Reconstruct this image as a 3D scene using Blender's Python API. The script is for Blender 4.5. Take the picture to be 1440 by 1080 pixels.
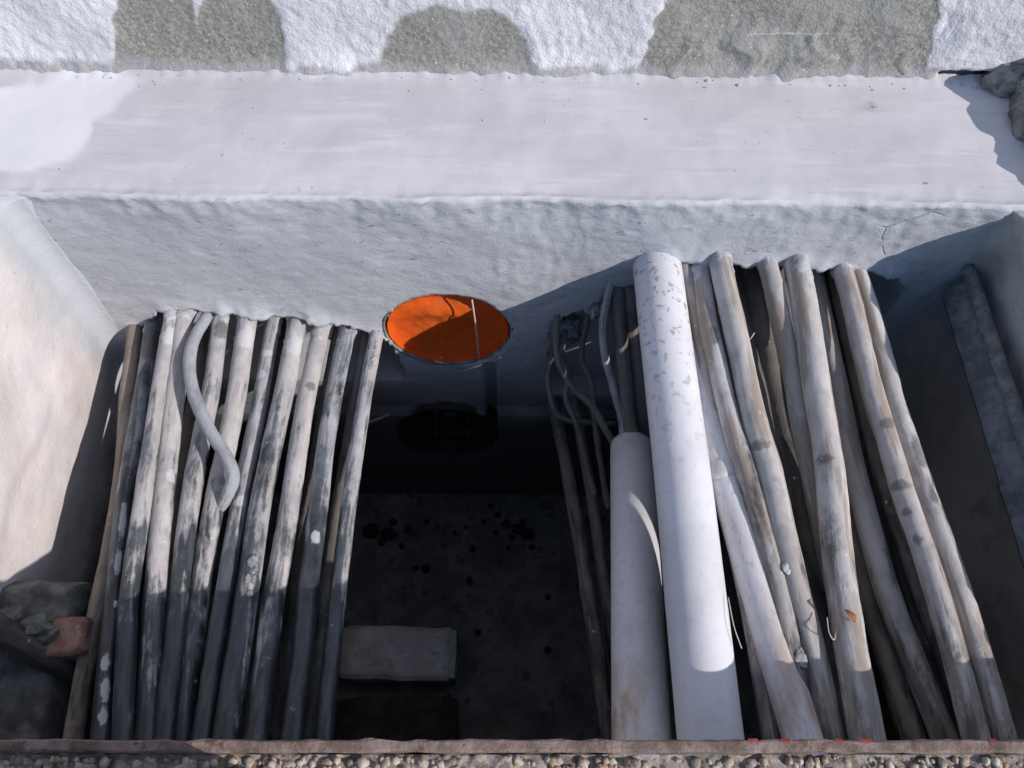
import bpy, bmesh, math, random
from mathutils import Vector, noise as N

for o in list(bpy.data.objects):
    bpy.data.objects.remove(o, do_unlink=True)
SC = bpy.context.scene
COL = SC.collection
random.seed(7)

# ------------------------------------------------------------------ camera, sky, sun, exposure
H = 0.792                      # phone held this far above the rim of the pit
PITCH = 60.0                   # degrees below the horizon
F = 1150.0                     # focal length in pixels of the 1440 px wide photograph
cam = bpy.data.cameras.new('camera')
cam.sensor_width = 36.0
cam.lens = F / 1440.0 * 36.0
cam.clip_start = 0.02
cam.clip_end = 400.0
cam_o = bpy.data.objects.new('camera', cam)
cam_o.location = (0, 0, H)
cam_o.rotation_euler = (math.radians(90 - PITCH), 0, 0)
COL.objects.link(cam_o)
SC.camera = cam_o

TO_SUN = Vector((1.39, -0.84, 1.0)).normalized()
SUN_EL = math.asin(TO_SUN.z)
SUN_ROT = math.atan2(TO_SUN.x, TO_SUN.y)
world = bpy.data.worlds.new('World')
SC.world = world
world.use_nodes = True
wn = world.node_tree
wn.nodes.clear()
sky = wn.nodes.new('ShaderNodeTexSky')
sky.sky_type = 'NISHITA'
sky.sun_disc = False
sky.sun_elevation = SUN_EL
sky.sun_rotation = SUN_ROT
sky.dust_density = 0.4
sky.ozone_density = 3.0
bg = wn.nodes.new('ShaderNodeBackground')
bg.inputs['Strength'].default_value = 0.15
wo = wn.nodes.new('ShaderNodeOutputWorld')
wn.links.new(sky.outputs['Color'], bg.inputs['Color'])
wn.links.new(bg.outputs['Background'], wo.inputs['Surface'])

sl = bpy.data.lights.new('sun', 'SUN')
sl.energy = 3.85
sl.angle = math.radians(0.55)
sl.color = (1.0, 0.945, 0.905)
so = bpy.data.objects.new('sun', sl)
so.rotation_euler = (-TO_SUN).to_track_quat('-Z', 'Y').to_euler()
so.location = TO_SUN * 12
COL.objects.link(so)

SC.render.engine = 'CYCLES'
SC.view_settings.view_transform = 'Standard'
SC.view_settings.look = 'None'
SC.view_settings.exposure = 0.10
SC.view_settings.gamma = 1.0
SC.view_settings.use_curve_mapping = False

# ------------------------------------------------------------------ measuring helpers
CP, SP = math.cos(math.radians(PITCH)), math.sin(math.radians(PITCH))
def ray(px, py):
    u = (px - 720) / F; v = (540 - py) / F
    return Vector((u, CP + v * SP, -SP + v * CP))
def at_z(px, py, z):
    d = ray(px, py); t = (z - H) / d.z
    return Vector((d.x * t, d.y * t, z))
def at_y(px, py, y):
    d = ray(px, py); t = y / d.y
    return Vector((d.x * t, y, H + d.z * t))
def depth(p):
    return p.y * CP - (p.z - H) * SP
def wall_y(x):                  # face of the far pit wall, very slightly askew
    return 0.729 - 0.0139 * x
def on_wall(px, py):
    p = at_y(px, py, 0.729)
    return at_y(px, py, wall_y(p.x))
PX0, PX1 = -0.664, 0.664        # side walls of the pit
PY0 = 0.090                     # near rim
FLOOR = -0.96

def fr(x, y, z, o=4, h=0.9, l=2.1):
    return N.fractal(Vector((x, y, z)), h, l, o)
def nz(x, y, z):
    return N.noise(Vector((x, y, z)))
def sstep(a, b, x):
    t = max(0.0, min(1.0, (x - a) / (b - a))); return t * t * (3 - 2 * t)
def interp(poly, x):
    if x <= poly[0][0]: return poly[0][1]
    for (a, b), (c, d) in zip(poly, poly[1:]):
        if x <= c: return b + (d - b) * (x - a) / (c - a)
    return poly[-1][1]

# ------------------------------------------------------------------ object helpers
def link(name, me, mat=None, parent=None, loc=None):
    o = bpy.data.objects.new(name, me)
    COL.objects.link(o)
    if mat is not None: me.materials.append(mat)
    if loc is not None: o.location = loc
    if parent is not None:
        o.parent = parent
        o.location = Vector(o.location) - Vector(parent.location)
    return o
def tag(o, label=None, cat=None, group=None, kind=None):
    if label: o['label'] = label
    if cat: o['category'] = cat
    if group: o['group'] = group
    if kind: o['kind'] = kind
    return o
def smooth(me, angle=None):
    me.polygons.foreach_set('use_smooth', [True] * len(me.polygons))
def mesh_obj(name, verts, faces, mat, parent=None, origin=None, uvs=None, sm=True):
    vs = [Vector(v) for v in verts]
    if origin is None:
        origin = Vector((sum(v.x for v in vs) / len(vs), sum(v.y for v in vs) / len(vs), min(v.z for v in vs)))
    me = bpy.data.meshes.new(name)
    me.from_pydata([v - origin for v in vs], [], faces)
    if uvs is not None:
        uvl = me.uv_layers.new(name='UVMap')
        i = 0
        for p in me.polygons:
            for li in p.loop_indices:
                uvl.data[li].uv = uvs[i]; i += 1
    if sm: smooth(me)
    me.update()
    return link(name, me, mat, parent, origin)

# ------------------------------------------------------------------ node helpers
class NT:
    def __init__(s, name):
        s.m = bpy.data.materials.new(name); s.m.use_nodes = True
        s.t = s.m.node_tree; s.t.nodes.clear()
        s.out = s.t.nodes.new('ShaderNodeOutputMaterial')
        s.b = s.t.nodes.new('ShaderNodeBsdfPrincipled')
        s.t.links.new(s.b.outputs[0], s.out.inputs[0])
        g = s.t.nodes.new('ShaderNodeNewGeometry'); s.pos = g.outputs['Position']; s.nor = g.outputs['Normal']
    def put(s, sock, v):
        if hasattr(v, 'links'): s.t.links.new(v, sock)
        elif isinstance(v, (tuple, list)) and len(v) == 3 and sock.type == 'RGBA': sock.default_value = (*v, 1)
        else: sock.default_value = v
    def uv(s):
        return s.t.nodes.new('ShaderNodeTexCoord').outputs['UV']
    def attr(s, name):
        n = s.t.nodes.new('ShaderNodeAttribute'); n.attribute_name = name; return n.outputs['Fac']
    def scale(s, v, sc, loc=(0, 0, 0), rot=(0, 0, 0)):
        n = s.t.nodes.new('ShaderNodeMapping'); s.put(n.inputs['Vector'], v)
        n.inputs['Scale'].default_value = sc; n.inputs['Location'].default_value = loc; n.inputs['Rotation'].default_value = rot
        return n.outputs[0]
    def noise(s, v, sc, det=4, rough=0.55, dist=0.0):
        n = s.t.nodes.new('ShaderNodeTexNoise'); s.put(n.inputs['Vector'], v)
        n.inputs['Scale'].default_value = sc; n.inputs['Detail'].default_value = det
        n.inputs['Roughness'].default_value = rough; n.inputs['Distortion'].default_value = dist
        return n.outputs['Fac']
    def vor(s, v, sc, feat='F1', rand=1.0):
        n = s.t.nodes.new('ShaderNodeTexVoronoi'); n.feature = feat; s.put(n.inputs['Vector'], v)
        n.inputs['Scale'].default_value = sc; n.inputs['Randomness'].default_value = rand
        return n.outputs['Distance']
    def ramp(s, f, a, b, lo=0.0, hi=1.0):
        n = s.t.nodes.new('ShaderNodeMapRange'); n.interpolation_type = 'SMOOTHSTEP'
        s.put(n.inputs['Value'], f); n.inputs['From Min'].default_value = a; n.inputs['From Max'].default_value = b
        n.inputs['To Min'].default_value = lo; n.inputs['To Max'].default_value = hi
        return n.outputs[0]
    def math(s, op, a, b=0.0, clamp=False):
        n = s.t.nodes.new('ShaderNodeMath'); n.operation = op; n.use_clamp = clamp
        s.put(n.inputs[0], a); s.put(n.inputs[1], b); return n.outputs[0]
    def mix(s, f, a, b):
        n = s.t.nodes.new('ShaderNodeMix'); n.data_type = 'RGBA'
        s.put(n.inputs[0], f); s.put(n.inputs[6], a); s.put(n.inputs[7], b); return n.outputs[2]
    def mulc(s, f, a, b):
        n = s.t.nodes.new('ShaderNodeMix'); n.data_type = 'RGBA'; n.blend_type = 'MULTIPLY'
        s.put(n.inputs[0], f); s.put(n.inputs[6], a); s.put(n.inputs[7], b); return n.outputs[2]
    def sep(s, v):
        n = s.t.nodes.new('ShaderNodeSeparateXYZ'); s.put(n.inputs[0], v); return n.outputs
    def bump(s, h, dist, strength=1.0, prev=None):
        n = s.t.nodes.new('ShaderNodeBump'); n.inputs['Distance'].default_value = dist; n.inputs['Strength'].default_value = strength
        s.put(n.inputs['Height'], h)
        if prev is not None: s.put(n.inputs['Normal'], prev)
        return n.outputs[0]
    def done(s, col, rough=0.9, normal=None, spec=0.3, metal=0.0):
        s.put(s.b.inputs['Base Color'], col); s.put(s.b.inputs['Roughness'], rough)
        s.put(s.b.inputs['Specular IOR Level'], spec); s.put(s.b.inputs['Metallic'], metal)
        if normal is not None: s.put(s.b.inputs['Normal'], normal)
        return s.m

# ------------------------------------------------------------------ materials
def mat_plaster():
    n = NT('cement_render'); p = n.pos; vface = n.attr('face')
    big = n.noise(p, 5, 4, 0.6)
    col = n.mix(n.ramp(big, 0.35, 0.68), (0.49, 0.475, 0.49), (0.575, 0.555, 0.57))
    st = n.noise(n.scale(p, (2.2, 16, 16), rot=(0, 0.12, 0.16)), 3, 5, 0.65)
    col = n.mix(n.ramp(st, 0.48, 0.72, 0, 0.55), col, (0.63, 0.61, 0.62))
    st2 = n.noise(n.scale(p, (2.6, 30, 16), (4, 1, 2), rot=(0, 0, -0.05)), 3, 4, 0.6)
    col = n.mix(n.ramp(st2, 0.55, 0.72, 0, 0.40), col, (0.42, 0.408, 0.42))
    sp = n.noise(p, 110, 3, 0.7)
    col = n.mix(n.math('MULTIPLY', n.ramp(sp, 0.63, 0.72, 0, 0.7), n.ramp(n.noise(p, 9, 2), 0.42, 0.6)), col, (0.27, 0.265, 0.28))
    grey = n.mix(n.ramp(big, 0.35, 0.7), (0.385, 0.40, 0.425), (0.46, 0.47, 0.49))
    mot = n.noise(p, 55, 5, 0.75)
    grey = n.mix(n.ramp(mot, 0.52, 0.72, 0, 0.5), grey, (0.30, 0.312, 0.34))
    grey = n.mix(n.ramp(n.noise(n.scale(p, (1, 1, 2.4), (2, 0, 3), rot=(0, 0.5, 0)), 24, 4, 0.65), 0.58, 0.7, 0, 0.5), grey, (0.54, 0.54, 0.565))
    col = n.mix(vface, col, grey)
    col = n.mix(n.attr('white'), col, (0.70, 0.68, 0.70))
    # torn pits where the render was dragged, and a few hairline cracks
    vv = n.scale(p, (1.0, 1, 2.0), rot=(0, 0.45, 0))
    pit = n.math('MULTIPLY', n.ramp(n.noise(vv, 60, 5, 0.75, 0.8), 0.60, 0.67), n.math('MULTIPLY', vface, n.ramp(n.noise(p, 7, 3), 0.46, 0.58)))
    crk = n.vor(p, 6, 'DISTANCE_TO_EDGE')
    crk2 = n.math('MULTIPLY', n.math('MULTIPLY', n.ramp(crk, 0.0, 0.010, 1, 0), n.ramp(n.noise(p, 6, 2), 0.60, 0.70)), n.math('MULTIPLY', vface, n.ramp(n.noise(p, 40, 3), 0.4, 0.55)))
    hole = n.math('MAXIMUM', pit, crk2)
    col = n.mix(n.math('MULTIPLY', hole, 0.55), col, (0.17, 0.175, 0.19))
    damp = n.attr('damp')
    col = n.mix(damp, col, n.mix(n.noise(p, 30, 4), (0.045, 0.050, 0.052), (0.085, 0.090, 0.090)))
    hgt = n.math('ADD', n.math('MULTIPLY', n.noise(vv, 40, 5, 0.68), n.math('ADD', n.math('MULTIPLY', vface, 1.0), 0.22)),
                 n.math('MULTIPLY', n.noise(p, 240, 3, 0.7), n.math('ADD', n.math('MULTIPLY', vface, 0.35), 0.10)))
    hgt = n.math('SUBTRACT', hgt, n.math('MULTIPLY', hole, 1.1))
    return n.done(col, n.mix(damp, (0.92,) * 3, (0.6,) * 3), n.bump(hgt, 0.0023, 0.7))
def mat_sidewall(name, a, b, patch, corner=None):
    n = NT(name); p = n.pos
    col = n.mix(n.ramp(n.noise(p, 6, 5, 0.62), 0.35, 0.68), a, b)
    col = n.mix(n.ramp(n.noise(n.scale(p, (1, 1, 1), (3, 1, 7)), 9, 5, 0.6), 0.52, 0.62, 0, 0.6), col, patch)
    col = n.mix(n.ramp(n.noise(p, 120, 3, 0.7), 0.6, 0.75, 0, 0.45), col, tuple(x * 0.5 for x in a))
    sx = n.sep(p); zz = sx[2]
    if corner: col = n.mix(n.ramp(n.math('ADD', sx[1], n.math('MULTIPLY', n.noise(p, 14, 3), 0.10)), 0.69, 0.76), col, corner)
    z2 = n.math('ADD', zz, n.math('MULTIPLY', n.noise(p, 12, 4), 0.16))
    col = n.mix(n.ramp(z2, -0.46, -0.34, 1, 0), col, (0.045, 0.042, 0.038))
    hgt = n.math('ADD', n.noise(p, 30, 6, 0.65), n.math('MULTIPLY', n.noise(p, 220, 3, 0.7), 0.3))
    return n.done(col, 0.92, n.bump(hgt, 0.004, 0.6))
def mat_roughcast():
    n = NT('whitewashed_roughcast'); p = n.pos
    white = n.mix(n.ramp(n.noise(p, 14, 4, 0.6), 0.35, 0.7), (0.55, 0.54, 0.565), (0.68, 0.665, 0.68))
    ol = n.mix(n.ramp(n.noise(p, 160, 4, 0.75), 0.35, 0.68), (0.19, 0.183, 0.160), (0.34, 0.328, 0.292))
    ol = n.mix(n.ramp(n.noise(p, 16, 4, 0.6), 0.45, 0.65, 0, 0.7), ol, n.mix(n.noise(p, 120, 3), (0.22, 0.22, 0.212), (0.36, 0.35, 0.325)))
    w = n.math('ADD', n.attr('patch'), n.math('MULTIPLY', n.math('SUBTRACT', n.noise(p, 70, 4, 0.7), 0.5), 0.55))
    col = n.mix(n.ramp(w, 0.22, 0.78), white, ol)
    base = n.mix(n.noise(p, 70, 5, 0.7), (0.20, 0.195, 0.19), (0.40, 0.385, 0.38))
    col = n.mix(n.attr('bare'), col, base)
    sp = n.noise(n.scale(p, (1, 1, 1), (5, 2, 1)), 190, 2, 0.6)
    col = n.mix(n.ramp(sp, 0.66, 0.72, 0, 0.7), col, (0.58, 0.56, 0.57))
    hgt = n.math('ADD', n.noise(n.scale(p, (1, 1, 1), rot=(0, 0.6, 0)), 120, 4, 0.6), n.math('MULTIPLY', n.noise(p, 330, 2), 0.4))
    return n.done(col, 0.93, n.bump(hgt, 0.0032, 0.8))
def mat_cable(name, dust_shade, dust2, jacket, cover, rough_j=0.38, off=0.0, brown=None, film=None):
    n = NT(name); p = n.scale(n.pos, (1, 1, 1), (off, off * 2, off * 3)); uv = n.uv()
    st = n.noise(n.scale(uv, (0.9, 7, 1), (off, off, 0)), 1.0, 4, 0.55, 0.4)
    bl = n.noise(n.scale(p, (1, 0.6, 1)), 26, 5, 0.66, 0.4)
    fine = n.noise(n.scale(p, (1, 0.4, 1)), 130, 4, 0.7)
    m = n.math('ADD', n.math('ADD', n.math('MULTIPLY', st, 0.5), n.math('MULTIPLY', bl, 0.5)), n.math('MULTIPLY', n.math('SUBTRACT', fine, 0.5), 0.16))
    m = n.math('ADD', m, n.math('MULTIPLY', n.math('SUBTRACT', n.attr('dust_shade'), 0.75), 0.36))  # cover falls off toward the rim, painting its shade into the colour
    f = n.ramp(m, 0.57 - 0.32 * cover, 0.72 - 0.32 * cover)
    d = n.mix(n.ramp(n.noise(p, 11, 4, 0.6), 0.38, 0.66), dust_shade, dust2)
    if brown: d = n.mix(n.ramp(n.noise(n.scale(uv, (0.5, 4, 1), (7 + off, 2, 0)), 1.0, 4, 0.6), 0.50, 0.60, 0, 0.75), d, brown)
    d = n.mix(n.ramp(fine, 0.5, 0.72, 0, 0.3), d, tuple(x * 0.6 for x in dust2))
    d = n.mix(n.ramp(n.noise(n.scale(p, (1, 0.5, 1), (1, 2, 8)), 34, 4, 0.65), 0.5, 0.68, 0, 0.6), d, (dust2[0] * 0.62, dust2[1] * 0.65, dust2[2] * 0.70))
    d = n.mix(n.ramp(n.noise(n.scale(uv, (0.7, 6, 1), (3 + off, 0, 0)), 1.0, 4, 0.6), 0.58, 0.7, 0, 0.45), d, tuple(min(1, x * 1.35) for x in dust_shade))
    j = n.mix(n.ramp(n.noise(n.scale(uv, (1.5, 8, 1)), 1.0, 3), 0.4, 0.7), jacket, tuple(x * 2.6 + 0.008 for x in jacket))
    if film: j = n.mix(n.math('MULTIPLY', n.ramp(n.noise(n.scale(p, (1, 0.45, 1), (6, 1, 3)), 22, 5, 0.68), 0.36, 0.62, 0, 0.95), n.ramp(n.attr('dust_shade'), 0.40, 0.95, 0.12, 1.0)), j, film)  # film fades along with the painted rim shade
    col = n.mix(f, j, d)
    jag = n.math('MULTIPLY', n.math('SUBTRACT', n.noise(p, 75, 4, 0.75), 0.5), 1.7)
    col = n.mix(n.ramp(n.math('ADD', n.attr('spot'), n.math('MULTIPLY', jag, n.ramp(n.attr('spot'), 0.0, 0.2))), 0.30, 0.75, 0, 0.75), col, (0.12, 0.115, 0.108))
    col = n.mix(n.ramp(n.math('ADD', n.attr('pale'), n.math('MULTIPLY', jag, n.ramp(n.attr('pale'), 0.0, 0.2))), 0.35, 0.75, 0, 0.75), col, (0.56, 0.55, 0.555))
    wsp = n.math('MULTIPLY', n.ramp(n.noise(p, 85, 3, 0.6), 0.66, 0.72), n.ramp(n.noise(p, 13, 2), 0.5, 0.6))
    col = n.mix(n.math('MULTIPLY', wsp, 0.75), col, (0.62, 0.60, 0.60))
    r = n.math('ADD', n.math('MULTIPLY', f, 0.92 - rough_j), rough_j)
    hgt = n.math('ADD', n.math('MULTIPLY', f, 0.5), n.math('ADD', n.math('MULTIPLY', fine, 0.5), n.math('MULTIPLY', n.noise(n.scale(uv, (6, 6, 1)), 1.0, 3), 0.5)))
    return n.done(col, r, n.bump(hgt, 0.0018, 0.8), 0.45)
def mat_pvc(name, mud_amt, off=0.0, rust=0.0):
    n = NT(name); p = n.scale(n.pos, (1, 1, 1), (off, off, off)); uv = n.uv()
    a = n.noise(p, 9, 4, 0.6)
    col = n.mix(n.ramp(a, 0.4, 0.7), (0.66, 0.645, 0.665), (0.58, 0.565, 0.58))
    sm = n.noise(n.scale(uv, (8.0, 18, 1), rot=(0, 0, 0.3)), 1.0, 4, 0.6, 0.5)
    f = n.math('MULTIPLY', n.ramp(sm, 0.55, 0.66, 0, 0.85), n.attr('mud'))
    col = n.mix(f, col, n.mix(n.noise(p, 150, 3), (0.20, 0.185, 0.18), (0.38, 0.35, 0.33)))
    fl = n.noise(n.scale(uv, (1.2, 5, 1), (off, 0, 0)), 1.0, 5, 0.65, 0.4)
    col = n.mix(n.ramp(fl, 0.66 - 0.22 * mud_amt, 0.86 - 0.22 * mud_amt, 0, 0.75), col, (0.36, 0.335, 0.31))
    rs = n.math('MULTIPLY', n.ramp(n.noise(n.scale(uv, (0.8, 3.5, 1), (off + 4, 1, 0)), 1.0, 4, 0.6), 0.42, 0.66), n.attr('rust'))
    col = n.mix(rs, col, (0.36, 0.20, 0.085))
    hgt = n.math('ADD', n.math('MULTIPLY', f, 1.0), n.math('MULTIPLY', n.noise(p, 130, 3), 0.25))
    return n.done(col, n.math('ADD', n.math('MULTIPLY', n.noise(p, 40, 3), 0.25), 0.36), n.bump(hgt, 0.0008, 0.6), 0.4)
def mat_simple(name, a, b, sc=30, rough=0.85, bump=0.002, spec=0.3, metal=0.0, c=None, hard=(0.38, 0.66), bs=None):
    n = NT(name); p = n.pos
    col = n.mix(n.ramp(n.noise(p, sc, 5, 0.65), *hard), a, b)
    if c: col = n.mix(n.ramp(n.noise(n.scale(p, (1, 1, 1), (4, 7, 2)), sc * 1.9, 4, 0.65), 0.55, 0.68, 0, 0.85), col, c)
    hgt = n.noise(p, bs or sc * 3.5, 5, 0.7)
    return n.done(col, rough, n.bump(hgt, bump, 0.8), spec, metal)

M_PLASTER = mat_plaster()
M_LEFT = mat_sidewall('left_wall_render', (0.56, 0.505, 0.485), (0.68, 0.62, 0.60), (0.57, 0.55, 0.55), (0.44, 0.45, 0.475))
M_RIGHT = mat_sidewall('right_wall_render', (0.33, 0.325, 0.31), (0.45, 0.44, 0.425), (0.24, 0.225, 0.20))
M_ROUGH = mat_roughcast()
M_MORTAR = mat_simple('packed_mortar', (0.40, 0.405, 0.415), (0.53, 0.52, 0.52), 38, 0.93, 0.004, c=(0.30, 0.30, 0.305))
M_FLOOR = mat_simple('wet_pit_floor', (0.075, 0.073, 0.066), (0.14, 0.134, 0.12), 16, 0.6, 0.004, 0.35, c=(0.035, 0.033, 0.029))
M_CLOD = mat_simple('wet_mud', (0.010, 0.010, 0.009), (0.025, 0.023, 0.02), 60, 0.5, 0.003)
M_GROUND = mat_simple('dirty_ground', (0.22, 0.19, 0.155), (0.40, 0.355, 0.31), 22, 0.95, 0.006, c=(0.12, 0.11, 0.075))
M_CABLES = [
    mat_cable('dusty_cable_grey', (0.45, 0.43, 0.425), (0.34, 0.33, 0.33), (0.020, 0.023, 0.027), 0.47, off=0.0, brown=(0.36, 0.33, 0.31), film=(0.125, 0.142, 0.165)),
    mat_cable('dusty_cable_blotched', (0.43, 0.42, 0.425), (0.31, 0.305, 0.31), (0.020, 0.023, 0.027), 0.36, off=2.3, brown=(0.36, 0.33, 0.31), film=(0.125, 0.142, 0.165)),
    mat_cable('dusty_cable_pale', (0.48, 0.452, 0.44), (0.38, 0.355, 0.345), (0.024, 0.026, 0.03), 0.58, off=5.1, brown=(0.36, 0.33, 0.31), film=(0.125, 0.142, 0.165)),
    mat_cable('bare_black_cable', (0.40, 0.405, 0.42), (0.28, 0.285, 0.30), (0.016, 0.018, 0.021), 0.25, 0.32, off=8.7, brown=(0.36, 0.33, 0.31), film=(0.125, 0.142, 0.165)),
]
M_BROWN = mat_cable('mud_brown_cable', (0.27, 0.225, 0.185), (0.20, 0.165, 0.135), (0.05, 0.042, 0.035), 0.9, 0.6, off=3.3)
M_BEIGE = [
    mat_cable('clay_dusted_cable', (0.49, 0.46, 0.44), (0.38, 0.348, 0.325), (0.10, 0.09, 0.082), 0.92, 0.6, off=1.1, brown=(0.27,0.205,0.15)),
    mat_cable('clay_streaked_cable', (0.48, 0.46, 0.45), (0.35, 0.325, 0.31), (0.065, 0.062, 0.06), 0.80, 0.5, off=6.4, brown=(0.27,0.205,0.15)),
    mat_cable('clay_pale_cable', (0.52, 0.495, 0.475), (0.42, 0.39, 0.37), (0.11, 0.10, 0.09), 0.97, 0.6, off=9.2, brown=(0.27,0.205,0.15)),
]
M_SCABLE = mat_cable('smooth_grey_cable', (0.36, 0.37, 0.385), (0.27, 0.28, 0.295), (0.12, 0.13, 0.142), 0.55, 0.42, off=7.7)
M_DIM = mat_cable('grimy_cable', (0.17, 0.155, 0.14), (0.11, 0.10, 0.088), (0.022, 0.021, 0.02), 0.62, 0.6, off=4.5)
M_PVC = [mat_pvc('white_pvc_main', 0.05, 0.0), mat_pvc('white_pvc_short', 0.15, 3.1), mat_pvc('white_pvc_thin', 0.08, 6.3)]
M_SPOT = mat_simple('dried_mud_spot', (0.15, 0.14, 0.13), (0.23, 0.215, 0.20), 60, 0.9, 0.001)
M_TAPE = mat_simple('grimy_tape', (0.16, 0.15, 0.14), (0.36, 0.335, 0.31), 45, 0.8, 0.001)
M_STEEL = mat_simple('rusty_steel', (0.155, 0.105, 0.082), (0.29, 0.215, 0.185), 38, 0.75, 0.003, 0.4, 0.15, c=(0.11, 0.065, 0.045))
M_BAR = mat_simple('black_steel_bar', (0.07, 0.077, 0.083), (0.17, 0.18, 0.19), 28, 0.6, 0.0018, 0.4, 0.0, c=(0.06, 0.055, 0.052))
M_WORN = mat_simple('scraped_steel_edge', (0.20, 0.205, 0.205), (0.34, 0.34, 0.34), 60, 0.6, 0.001, 0.4)
M_BARW = mat_simple('worn_black_edge', (0.10, 0.105, 0.108), (0.19, 0.195, 0.20), 60, 0.6, 0.001, 0.4)
M_REDPAINT = mat_simple('red_paint', (0.40, 0.06, 0.05), (0.50, 0.13, 0.10), 90, 0.6, 0.0006)
M_BRICK = mat_simple('red_brick', (0.22, 0.115, 0.085), (0.31, 0.19, 0.15), 50, 0.92, 0.003, c=(0.33, 0.27, 0.23))
M_BLOCK = mat_simple('pale_concrete_block', (0.52, 0.505, 0.49), (0.66, 0.64, 0.62), 24, 0.9, 0.002, c=(0.36, 0.35, 0.34))
M_SHADEBLOCK = mat_simple('shaded_brick', (0.045, 0.037, 0.030), (0.08, 0.065, 0.05), 24, 0.85, 0.003)  # same brick with the shadow over it put into a darker colour
M_RUBBLE = mat_simple('grey_rubble', (0.16, 0.155, 0.145), (0.34, 0.33, 0.31), 36, 0.93, 0.005, c=(0.10, 0.097, 0.085))
M_STONE = mat_simple('dark_rubble', (0.085, 0.085, 0.08), (0.19, 0.188, 0.18), 30, 0.92, 0.005)
M_WIRE = mat_simple('pale_fibre', (0.50, 0.45, 0.38), (0.60, 0.55, 0.48), 80, 0.8, 0.0003)
M_DOT = mat_simple('white_splash', (0.42, 0.41, 0.40), (0.56, 0.55, 0.54), 90, 0.5, 0.0006)
M_LEAF = mat_simple('dry_red_leaf', (0.42, 0.10, 0.035), (0.30, 0.16, 0.06), 120, 0.7, 0.0006)
M_WOOD = mat_simple('wet_stick', (0.07, 0.05, 0.032), (0.12, 0.09, 0.06), 60, 0.8, 0.001)
def mat_orange():
    n = NT('orange_plastic'); p = n.pos
    col = n.mix(n.ramp(n.noise(p, 22, 4, 0.6), 0.4, 0.7), (0.72, 0.115, 0.012), (0.60, 0.085, 0.010))
    col = n.mix(n.ramp(n.noise(p, 80, 4, 0.7), 0.62, 0.78, 0, 0.4), col, (0.60, 0.36, 0.26))
    col = n.mix(n.ramp(n.noise(n.scale(p, (1, 1, 1), (2, 5, 1)), 16, 5, 0.7), 0.48, 0.72, 0, 0.6), col, (0.24, 0.085, 0.035))
    return n.done(col, 0.7, n.bump(n.noise(p, 60, 5, 0.7), 0.004, 0.7), 0.2)
M_ORANGE = mat_orange()
M_ORANGE_DK = mat_simple('dirty_orange_pipe', (0.34, 0.11, 0.06), (0.14, 0.085, 0.07), 40, 0.7, 0.001)
M_BLACKPIPE = mat_simple('black_pipe', (0.016, 0.013, 0.011), (0.03, 0.024, 0.02), 40, 0.6, 0.001)

# ------------------------------------------------------------------ shape helpers
def catmull(pts, step):
    P = [Vector(p) for p in pts]
    P = [P[0] * 2 - P[1]] + P + [P[-1] * 2 - P[-2]]
    out = []
    for i in range(1, len(P) - 2):
        a, b, c, d = P[i - 1], P[i], P[i + 1], P[i + 2]
        k = max(2, int((c - b).length / step))
        for j in range(k):
            t = j / k
            out.append(0.5 * ((2 * b) + (c - a) * t + (2 * a - 5 * b + 4 * c - d) * t * t + (3 * b - a - 3 * c + d) * t ** 3))
    out.append(P[-2].copy())
    return out
def frames(path):
    T = []
    for i in range(len(path)):
        a = path[max(0, i - 1)]; b = path[min(len(path) - 1, i + 1)]
        T.append((b - a).normalized())
    n = Vector((0, 0, -1)); n = (n - T[0] * n.dot(T[0])).normalized()
    fr_ = []
    for t in T:
        n = (n - t * n.dot(t)).normalized()
        fr_.append((n.copy(), t.cross(n)))
    return fr_
def tube_data(path, rad, sides=18, rough=0.0, seed=0.0, caps=True):
    fs = frames(path); V = []; Fc = []; UV = []; L = [0.0]
    for a, b in zip(path, path[1:]): L.append(L[-1] + (b - a).length)
    for i, p in enumerate(path):
        n, b = fs[i]
        r = rad(L[i] / L[-1]) if callable(rad) else rad
        for k in range(sides):
            a = 2 * math.pi * k / sides
            dv = n * math.cos(a) + b * math.sin(a)
            q = p + dv * r
            if rough:
                e = fr(q.x * 38 + seed, q.y * 14, q.z * 38 + seed, 3) * rough + nz(q.x * 110, q.y * 60 + seed, q.z * 110) * rough * 0.55
                q = p + dv * (r + e)
            V.append(q)
    for i in range(len(path) - 1):
        for k in range(sides):
            k2 = (k + 1) % sides
            Fc.append((i * sides + k, i * sides + k2, (i + 1) * sides + k2, (i + 1) * sides + k))
            u0, u1 = L[i] * 10, L[i + 1] * 10; v0, v1 = k / sides, (k + 1) / sides
            UV += [(u0, v0), (u0, v1), (u1, v1), (u1, v0)]
    if caps:
        for base in (0, (len(path) - 1) * sides):
            f = tuple(range(base, base + sides))
            if base == 0: f = f[::-1]
            Fc.append(f); UV += [(0, 0)] * sides
    return V, Fc, UV, L
def blob_data(c, r, seed, amp=0.25, freq=1.6, sub=3, flat=None):
    bm = bmesh.new()
    bmesh.ops.create_icosphere(bm, subdivisions=sub, radius=1.0)
    V = []
    for v in bm.verts:
        d = v.co.normalized()
        k = 1 + amp * fr(d.x * freq + seed, d.y * freq + seed * 1.7, d.z * freq, 3) + amp * 0.35 * nz(d.x * 5 + seed, d.y * 5, d.z * 5)
        q = Vector((d.x * r[0] * k, d.y * r[1] * k, d.z * r[2] * k))
        if flat is not None: q.z = max(q.z, flat * r[2])
        V.append(q + Vector(c))
    F_ = [tuple(x.index for x in f.verts) for f in bm.faces]
    bm.free()
    return V, F_
def blob(name, c, r, mat, seed, parent=None, amp=0.25, freq=1.6, sub=3, flat=None, sm=True):
    V, F_ = blob_data(c, r, seed, amp, freq, sub, flat)
    return mesh_obj(name, V, F_, mat, parent, sm=sm)
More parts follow.
